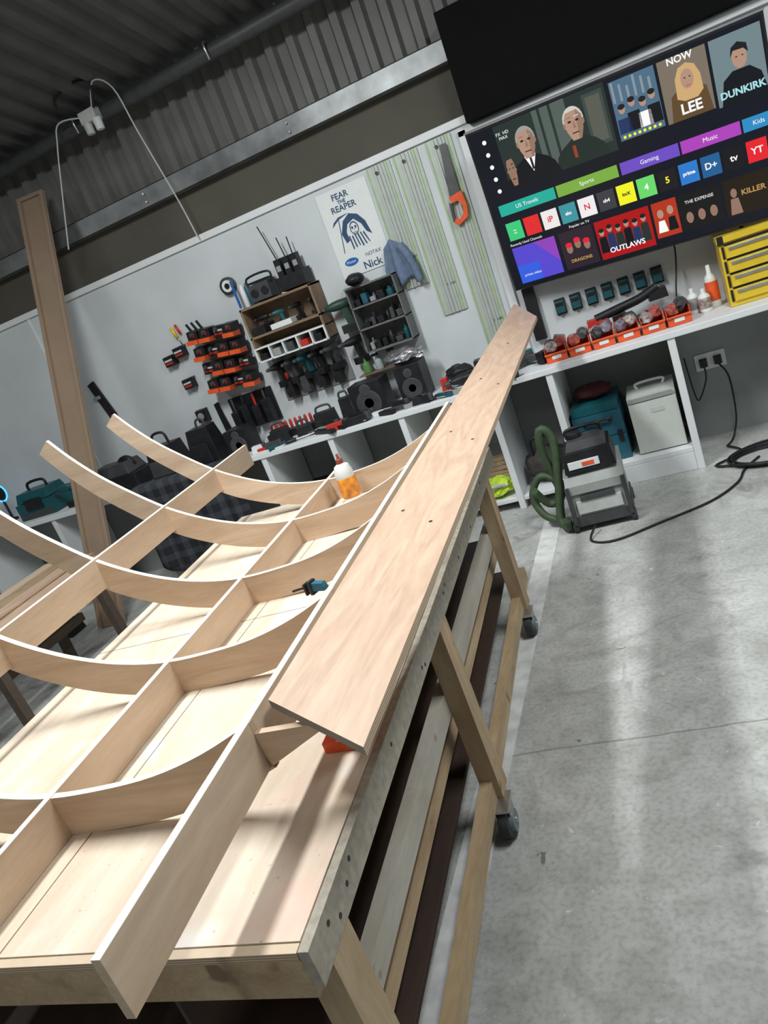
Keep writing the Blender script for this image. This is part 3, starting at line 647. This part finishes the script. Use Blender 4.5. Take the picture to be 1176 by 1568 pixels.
b=B('dust_extractor',.01)
f=sub(WORLD,(-.62,-1.0,0),.06)
GB=plain('extractor_grey',(.32,.335,.32),.5,0,.06)
b.box(f,(-.18,.18),(-.2,.2),(.04,.1),DGREY);b.box(f,(-.17,.17),(-.19,.19),(.1,.24),GB,.004)
b.prism((f[0],f[2],f[3],f[1]),[(-.2,.245),(.18,.245),(.18,.36),(-.1,.36),(-.2,.3)],(-.17,.17),GB)
b.box(f,(-.13,.13),(-.205,-.19),(.12,.2),LGREY);b.box(f,(-.1,.1),(-.212,-.2),(.2,.232),DGREY)
for x in (-.175,.15): b.box(f,(x,x+.025),(-.215,-.18),(.06,.3),DGREY)
for x,y in ((-.17,-.17),(.17,-.17),(-.17,.17),(.17,.17)): b.lathe(f,(x-.015,y,.035),[(.035,0),(.035,.03)],RUBBER,16,'x')
b.box(f,(-.15,.15),(-.15,.15),(.36,.48),BLACK,.012);b.box(f,(-.12,.06),(-.155,-.14),(.385,.43),CARDW);b.box(f,(-.04,.03),(-.158,-.155),(.395,.42),ORANGE)
b.box(f,(-.12,.12),(-.11,.1),(.48,.53),DGREY,.02);b.lathe(f,(-.06,.02,.53),[(.05,0),(.045,.03),(.03,.035)],BLACK,20)
b.tube([(-.1,.05,.52),(-.09,.05,.57),(.09,.05,.57),(.1,.05,.52)],.012,BLACK,8,f)
b.done()
b=B('extractor_hose')
b.tube([(-.82,-.98,.2),(-.88,-1.0,.45),(-.86,-1.0,.63),(-.8,-1.0,.55),(-.83,-1.05,.3),(-.87,-1.1,.08),(-.83,-1.17,.04),(-.82,-1.2,.1)],.027,GREENH,12)
b.tube([(-.86,-1.08,.05),(-.97,-1.05,.1),(-1.02,-1.0,.22),(-.95,-.98,.33),(-.86,-1.0,.3),(-.85,-1.02,.18),(-.93,-1.02,.16),(-.99,-1.06,.28)],.024,GREENH,12)
b.done()
b=B('floor_cable')
b.tube([(-.66,-1.24,.05),(-.69,-1.36,.008),(-.55,-1.42,.008),(-.3,-1.3,.008),(-.02,-1.15,.008),(.14,-.96,.008),(.2,-.78,.008),(.3,-.62,.008)],.007,BLACK,8)
b.done()
b=B('coiled_extension_cable')
for k in range(6):
    r=.16+.018*k;cx_,cy_=.36+.015*k,-.62-.01*(k%3);z=.008+.012*(k%3)
    b.tube([(cx_+r*1.25*cos(a),cy_+r*.8*sin(a),z+.004*sin(a*2+k)) for a in [2*pi*i/10 for i in range(10)]],.007,BLACK,8,closed=True)
b.tube([(.15,-.3,.01),(.22,-.5,.02),(.05,-.62,.01),(.2,-.72,.02)],.007,BLACK);b.done()
# ------------------------------------------------------------------ left side stuff
b=B('leaning_mdf_board',.004)
top=V((-4.30,-.06,3.30));bot=V((-4.56,-1.12,0.0));ax=(top-bot).normalized();Ln=(top-bot).length
wx=V((1,0,0));wx=(wx-ax*wx.dot(ax)).normalized();nz=wx.cross(ax)
bf=(bot,wx,ax,nz)
b.box(bf,(-.135,.135),(0,Ln),(0,.012),MDF);b.box(bf,(-.135,-.105),(0,Ln),(.012,.036),MDF);b.box(bf,(.105,.135),(0,Ln),(.012,.036),MDF);b.box(bf,(-.105,.105),(Ln-.03,Ln),(.012,.036),MDF)
b.done()
b=B('power_tool_case',.01)
b.box(WORLD,(-5.62,-5.2),(-.48,-.2),(.902,1.05),TEAL);b.box(WORLD,(-5.6,-5.22),(-.47,-.21),(1.055,1.14),TEAL,.02);b.tube([(-5.52,-.34,1.13),(-5.5,-.34,1.2),(-5.32,-.34,1.2),(-5.3,-.34,1.13)],.013,BLACK);b.box(WORLD,(-5.5,-5.3),(-.492,-.48),(.98,1.08),BLACK);b.box(WORLD,(-5.61,-5.21),(-.484,-.48),(.91,.96),DGREY);b.done()
b=B('led_ring_lamp');b.tube([(-5.97+.08*cos(a),-.25,1.18+.08*sin(a)) for a in [2*pi*i/12 for i in range(12)]],.008,emit('led_blue',(.05,.4,1),2.0),8,closed=True);b.lathe(WORLD,(-5.97,-.25,.902),[(.05,0),(.05,.02),(.012,.03),(.012,.2)],BLACK,14);b.lathe(WALL,(-5.97,1.18,.24),[(.07,0),(.07,.008)],BLACK,20);b.done()
b=B('black_tool_bag',.02)
b.box(WORLD,(-4.12,-3.82),(-.45,-.2),(.902,1.16),BLACK,.03);b.box(WORLD,(-4.08,-3.86),(-.48,-.45),(.93,1.06),DGREY,.01);b.tube([(-4.05,-.33,1.15),(-4.03,-.33,1.25),(-3.92,-.33,1.25),(-3.9,-.33,1.15)],.012,BLACK)
b.done()
b=B('circular_saw_case',.01)
b.box(WORLD,(-4.78,-4.22),(-.5,-.15),(.902,1.03),BLACK,.02);b.box(WORLD,(-4.72,-4.3),(-.46,-.2),(1.03,1.13),DGREY,.03);b.lathe(WALL,(-4.4,1.08,.3),[(.09,0),(.09,.04),(.05,.06)],BLACK,20);b.box(WORLD,(-4.6,-4.5),(-.505,-.49),(.95,1.0),CARDW);b.done()
b=B('backpack',.02)
b.box(WORLD,(-3.72,-3.44),(-.42,-.2),(.902,1.2),BLACK,.04);b.box(WORLD,(-3.68,-3.48),(-.46,-.42),(.93,1.08),BLACK,.015);b.tube([(-3.62,-.3,1.16),(-3.6,-.3,1.25),(-3.54,-.3,1.25),(-3.52,-.3,1.16)],.01,DGREY);b.done()
speaker(-3.36,-3.16,-.38,-.2,.2)
b=B('tartan_blanket');mt=tartan();nx,nz_=40,18
pts=[];fs=[]
for j in range(nz_):
    for i in range(nx):
        t=j/(nz_-1);x=-4.22+i*(.98/(nx-1))
        z=.925-max(0,t-.18)*(.85+.12*sin(i*.16));y=-.50-.125*min(1,t/.18)-(.022*sin(i*.75)+.02*sin(i*.3+1)+.03)*t
        pts.append(V((x+.03*t*sin(i*.5),y,z)))
for j in range(nz_-1):
    for i in range(nx-1): k=j*nx+i;fs.append((k,k+1,k+nx+1,k+nx))
b.faces(pts,fs,mt,True);o=b.done(False);md=o.modifiers.new('t','SOLIDIFY');md.thickness=.006
b=B('ceiling_junction_light',.003)
b.box(WORLD,(-3.5,-3.36),(-.22,-.14),(3.50,3.58),LGREY);b.lathe(WORLD,(-3.47,-.19,3.43),[(.03,0),(.035,.08)],LGREY,12);b.lathe(WORLD,(-3.38,-.19,3.43),[(.03,0),(.035,.08)],CARDW,12)
b.tube([(-3.5,-.2,3.56),(-3.62,-.22,3.64),(-3.6,-.25,3.72),(-3.4,-.25,3.75),(-3.28,-.25,3.70),(-3.36,-.2,3.57)],.009,BLACK)
b.tube([(-3.45,-.2,3.54),(-3.66,-.24,3.58),(-3.74,-.26,3.45),(-3.86,-.26,3.2),(-4.06,-.24,2.8)],.006,LGREY)
b.tube([(-3.38,-.2,3.57),(-3.25,-.25,3.7),(-3.12,-.25,3.6),(-3.1,-.2,3.3),(-3.07,-.1,2.8),(-3.06,-.06,2.52)],.006,LGREY)
b.done()
TD=plain('trestle_dark',(.08,.055,.04),.8)
b=B('trestle',.003);f=sub(WORLD,(-4.28,-2.1,0),.02)
for s_ in (-.5,.5):
    b.box(f,(-.3,.3),(s_-.03,s_+.03),(.62,.68),TD)
    for q in (-.26,.26): b.hexa([b.P(f,p) for p in [(q*1.1-.03,s_-.03,0),(q*1.1+.03,s_-.03,0),(q*1.1+.03,s_+.03,0),(q*1.1-.03,s_+.03,0),(q-.03,s_-.03,.62),(q+.03,s_-.03,.62),(q+.03,s_+.03,.62),(q-.03,s_+.03,.62)]],TD)
b.box(f,(-.02,.02),(-.5,.5),(.3,.36),TD)
b.done()
b=B('stacked_planks',.002)
for k in range(7):
    xx=-.23+(k%4)*.15;zz=.681+.023*(k//4);b.box(sub(f,(xx,.05*(k%3),0),.02*(k%2)),(-.065,.065),(-.75,.65),(zz,zz+.02),[PLANK,PLY,PINE][k%3])
b.done()
b=B('loose_cables')
b.tube([(-3.85,-1.25,.01),(-3.8,-1.55,.01),(-3.6,-1.5,.02),(-3.4,-1.9,.01),(-3.7,-2.2,.01),(-3.3,-2.6,.01),(-3.0,-2.3,.01)],.008,BLACK)
b.tube([(-3.8,-1.2,.01),(-3.5,-1.4,.02),(-3.75,-1.8,.02),(-3.3,-2.0,.01),(-3.1,-3.0,.01)],.007,BLACK)
for k in range(4): b.tube([(-3.58+(.16+.02*k)*cos(a),-1.85+(.18+.02*k)*sin(a),.01+.012*k) for a in [2*pi*i/9 for i in range(9)]],.008,BLACK,8,closed=True)
b.done()
b=B('floor_offcuts_and_tools',.003)
for k in range(10):
    f=sub(WORLD,(-2.7-.13*k,-.78-.09*(k%3),0),.5*k);b.box(f,(-.17,.17),(-.04,.04),(0.001,.03+.01*(k%2)),[CARDW,PINE,DGREY,PLY,BLACK][k%5])
b.done()
b=B('tool_box_pile',.008)
for k in range(4):
    f=sub(WORLD,(-5.1-.35*(k%3),-1.1-.4*k,0),.7*k);b.box(f,(-.15,.15),(-.09,.09),(0.001,.12+.04*(k%2)),[BLACK,DGREY,TEAL][k%3],.01);b.tube([(-.06,0,.13),(-.05,0,.2),(.05,0,.2),(.06,0,.13)],.01,BLACK,8,f)
b.done()
b=B('cordless_drill',.002);drill(b,(V((-5.05,-.45,1.08)),V((1,0,0)),V((0,0,1)),V((0,-1,0))),TEAL,BLACK,1.0);b.done()
# ------------------------------------------------------------------ workbench
b=B('timber_workbench',.003)
H=.868
for (u0,u1,v0,v1) in ((0,.70,0,1.35),(.704,1.42,0,1.35),(0,.70,1.354,2.74),(.704,1.42,1.354,2.74)): b.box(TAB,(u0,u1),(v0,v1),(H-.02,H),TOPW)
b.box(TAB,(-.022,-.001),(-.02,2.76),(H-.085,H-.003),CHIP)
b.box(TAB,(0,1.42),(-.022,-.002),(H-.02,H-.002),EDGE)
b.box(TAB,(-.001,1.42),(-.02,.025),(H-.11,H-.022),PINE);b.box(TAB,(0,1.42),(2.7,2.745),(H-.11,H-.022),PINE)
b.box(TAB,(1.38,1.42),(.03,2.7),(H-.11,H-.022),PINE)
for v in (.7,1.36,2.0): b.box(TAB,(.02,1.38),(v,v+.045),(H-.11,H-.022),PINE)
for v in (.026,1.15,2.42): 
    b.box(TAB,(-.02,.045),(v,v+.095),(.115,H-.088 if v>0 else H-.022),PINEV);b.box(TAB,(1.33,1.395),(v,v+.095),(.115,H-.022),PINEV)
for u in (.046,1.285):
    b.box(TAB,(u,u+.042),(.03,2.72),(.475,.55),PALE)
b.box(TAB,(.0,.04),(.03,2.75),(.125,.195),PINE);b.box(TAB,(1.34,1.38),(.03,2.75),(.125,.195),PINE)
b.box(TAB,(.1,.14),(.03,2.7),(.31,.37),PINE)
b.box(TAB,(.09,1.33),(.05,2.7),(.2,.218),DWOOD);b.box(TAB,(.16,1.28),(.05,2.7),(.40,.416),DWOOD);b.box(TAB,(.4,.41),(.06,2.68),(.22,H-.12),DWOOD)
FS=(TAB[0],TAB[2],TAB[3],-TAB[1])
for v in (.06,.1,.16,.2,.55,.9,.93,1.3,1.34,1.6,1.9,2.3): b.lathe(FS,(v,H-.045+.02*sin(v*39),.022),[(.006,0),(.006,.0012)],BLACK,8)
for v in (.06,1.13,2.40):
    for u in (-.035,1.35):
        b.box(TAB,(u-.005,u+.075),(v-.045,v+.055),(.113,.124),STEEL)
        b.box(TAB,(u-.004,u+.001),(v-.03,v+.03),(.045,.115),STEEL);b.box(TAB,(u+.046,u+.051),(v-.03,v+.03),(.045,.115),STEEL)
        b.lathe(TAB,(u+.006,v-.01,.056),[(.03,0),(.056,.002),(.056,.034),(.03,.036)],RUBBER,28,'x');b.lathe(TAB,(u-.009,v-.01,.056),[(.036,0),(.036,.056)],plain('caster_blue_grey',(.16,.20,.21),.5),20,'x');b.lathe(TAB,(u-.014,v-.01,.056),[(.011,0),(.011,.066)],STEEL,10,'x')
b.done()
# ------------------------------------------------------------------ hull frame lattice
TOPP=[(.15,1.094),(.30,1.037),(.45,1.0),(.60,.985),(.77,.983),(.93,1.008),(1.08,1.055),(1.22,1.122),(1.35,1.205),(1.48,1.315),(1.60,1.43),(1.70,1.55),(1.775,1.66)]
def spline(P,n=4):
    Q=[];k=len(P)
    for i in range(k-1):
        p0=V(P[max(i-1,0)]);p1=V(P[i]);p2=V(P[i+1]);p3=V(P[min(i+2,k-1)])
        for j in range(n):
            t=j/n;Q.append(.5*((2*p1)+(p2-p0)*t+(2*p0-5*p1+4*p2-p3)*t*t+(3*p1-p0-3*p2+p3)*t**3))
    Q.append(V(P[-1]));return Q
b=B('hull_frame_lattice',.0008)
for v,cut in ((.341,0),(.926,0),(1.49,0),(2.047,0),(2.568,1)):
    SP=spline(TOPP)
    if cut: SP=SP[:-cut]
    th=.009;m=len(SP);A=[];Cc=[]
    for i,p in enumerate(SP):
        d=(SP[min(i+1,m-1)]-SP[max(i-1,0)]).normalized();nrm=V((d.y,-d.x))
        t=i/(m-1);w=.114-.03*max(0,(t-.6)/.4)
        q=p+nrm*w
        if i==0: q=V((.15,.978))
        A.append(p);Cc.append(q)
    pts=[]
    for side in (-th,th):
        for p,q in zip(A,Cc): pts+=[T(p.x,v+side,p.y),T(q.x,v+side,q.y)]
    n2=2*m
    sidef=[(2*i,2*i+2,2*i+3,2*i+1) for i in range(m-1)]
    b.faces(pts,sidef+[(n2+a,n2+bb,n2+c,n2+d) for a,bb,c,d in sidef]+[(2*i+1,2*i+3,n2+2*i+3,n2+2*i+1) for i in range(m-1)]+[(0,1,n2+1,n2),(n2-2,n2-1,2*n2-1,2*n2-2)],PLYX)
    b.faces(pts,[(2*i,2*i+2,n2+2*i+2,n2+2*i) for i in range(m-1)],TOPEDGE)
    fr2=(TAB[0]+TAB[2]*v,TAB[1],TAB[3],TAB[2])
    b.prism(fr2,[(.15,.978),(.15,1.066),(-.02,1.066),(-.02,1.058)],(-th,th),PLYX)
def lon(u,z0,z1,v0,v1):
    b.box(TAB,(u-.009,u+.009),(v0,v1),(z0,z1-.0015),PLY);b.box(TAB,(u-.009,u+.009),(v0,v1),(z1-.0015,z1),TOPEDGE)
lon(.16,.975,1.096,-.21,3.0);lon(.77,.869,.985,-.3,2.72);lon(1.352,1.085,1.208,-.3,2.98)
b.done()
# ------------------------------------------------------------------ long plank
b=B('long_plywood_plank',.001)
c=[(.13,.40,1.10),(-.15,.20,1.09),(-.31,3.95,1.25),(-.17,4.25,1.335)]
tk=.02
N=24
tops=[];
for i in range(N+1):
    t=i/N
    L0=V(c[0]).lerp(V(c[3]),t);R0=V(c[1]).lerp(V(c[2]),t);tops.append((L0,R0))
pts=[]
for L0,R0 in tops: pts+=[T(*L0),T(*R0),T(L0.x,L0.y,L0.z-tk),T(R0.x,R0.y,R0.z-tk)]
b.faces(pts,[(4*i,4*i+1,4*i+5,4*i+4) for i in range(N)],PLANK)
b.faces(pts,[(4*i+2,4*i+3,4*i+7,4*i+6) for i in range(N)],PLANK)
b.faces(pts,[(4*i,4*i+4,4*i+6,4*i+2) for i in range(N)]+[(4*i+1,4*i+5,4*i+7,4*i+3) for i in range(N)],EDGE)
b.faces(pts,[(0,1,3,2),(4*N,4*N+1,4*N+3,4*N+2)],plyedge('ply_end',(.36,.34,.28),(.13,.12,.1)))
HD_=plain('hole_dark',(.06,.035,.02),.9)
for t,s_ in ((.24,.25),(.235,.7),(.42,.3),(.415,.75),(.6,.3),(.6,.75),(.78,.5)):
    L0=V(c[0]).lerp(V(c[3]),t);R0=V(c[1]).lerp(V(c[2]),t);p=L0.lerp(R0,s_)
    b.lathe((T(p.x,p.y,p.z),V((1,0,0)),V((0,1,0)),V((0,0,1))),(0,0,-.001),[(.006,0),(.006,.0025)],HD_,8)
b.done()
b=B('wood_glue_bottle',.001);g=(T(.63,2.46,H),V((1,0,0)),V((0,1,0)),V((0,0,1)))
b.lathe(g,(0,0,0),[(.044,0),(.047,.008),(.047,.03)],CARDW,24);b.lathe(g,(0,0,0),[(.0475,.03),(.0475,.13)],plain('glue_label',(.75,.26,.03),.4,0,.45,30),24);b.lathe(g,(0,0,0),[(.047,.13),(.046,.16),(.036,.19),(.018,.2)],CARDW,24);b.lathe(g,(0,0,0),[(.017,.2),(.017,.222),(.008,.225),(.006,.25)],plain('cap_brown',(.25,.05,.03),.4),14);b.done()
b=B('blue_clamp',.0015);g=sub(TAB,(.19,.955,1.086),.35)
b.box(g,(-.01,.04),(-.012,.012),(0,.024),plain('tool_blue',(.015,.12,.20),.4),.003);b.box(g,(.036,.048),(-.014,.014),(-.012,.03),BLACK);b.box(g,(.062,.07),(-.012,.012),(-.014,.022),BLACK)
b.tube([(.04,0,.010),(.09,0,.004),(.13,0,-.004)],.004,BLACK,8,g);b.done()
b=B('orange_corner_clamp',.002);g=(T(.07,.52,H),TAB[1],TAB[2],TAB[3])
b.box(g,(-.05,.05),(-.02,.02),(0.001,.03),ORANGE);b.box(g,(-.05,-.01),(-.02,.05),(0.001,.06),ORANGE);b.tube([(-.03,.0,.06),(-.03,.0,.1)],.008,STEEL,8,g);b.done()
# ------------------------------------------------------------------ lights
def area(name,loc,size,power,col=(.95,.99,1),rot=(0,0,0)):
    l=bpy.data.lights.new(name,'AREA');l.shape='RECTANGLE';l.size=size[0];l.size_y=size[1];l.energy=power;l.color=col
    o=bpy.data.objects.new(name,l);o.location=loc;o.rotation_euler=rot;scene.collection.objects.link(o)
area('ceiling_tube_light',(-2.15,-3.3,4.0),(.25,1.6),165)
area('ceiling_tube_light',(.9,-2.9,4.0),(.5,1.6),110)
area('ceiling_tube_light',(-5.6,-3.0,4.0),(.2,1.5),28)
area('ceiling_tube_light',(-1.0,-7.0,4.6),(.3,1.5),35)
w=bpy.data.worlds.new('w');scene.world=w;w.use_nodes=True;w.node_tree.nodes['Background'].inputs[0].default_value=(.6,.7,.8,1);w.node_tree.nodes['Background'].inputs[1].default_value=.05
# ------------------------------------------------------------------ camera
f_=1161.0771;ps,th,ro=.4236,.2944,-.3687
F=V((-sin(ps)*cos(th),cos(ps)*cos(th),-sin(th)));r0=V((cos(ps),sin(ps),0));u0=r0.cross(F)
r=cos(ro)*r0+sin(ro)*u0;u=-sin(ro)*r0+cos(ro)*u0
cd=bpy.data.cameras.new('camera');co=bpy.data.objects.new('camera',cd);scene.collection.objects.link(co)
M=Matrix(((r.x,u.x,-F.x,0),(r.y,u.y,-F.y,-5.4747),(r.z,u.z,-F.z,1.8456),(0,0,0,1)))
co.matrix_world=M
cd.sensor_fit='VERTICAL';cd.sensor_height=36;cd.lens=36*f_/1568;cd.clip_start=.02
scene.camera=co
scene.view_settings.view_transform='Standard'
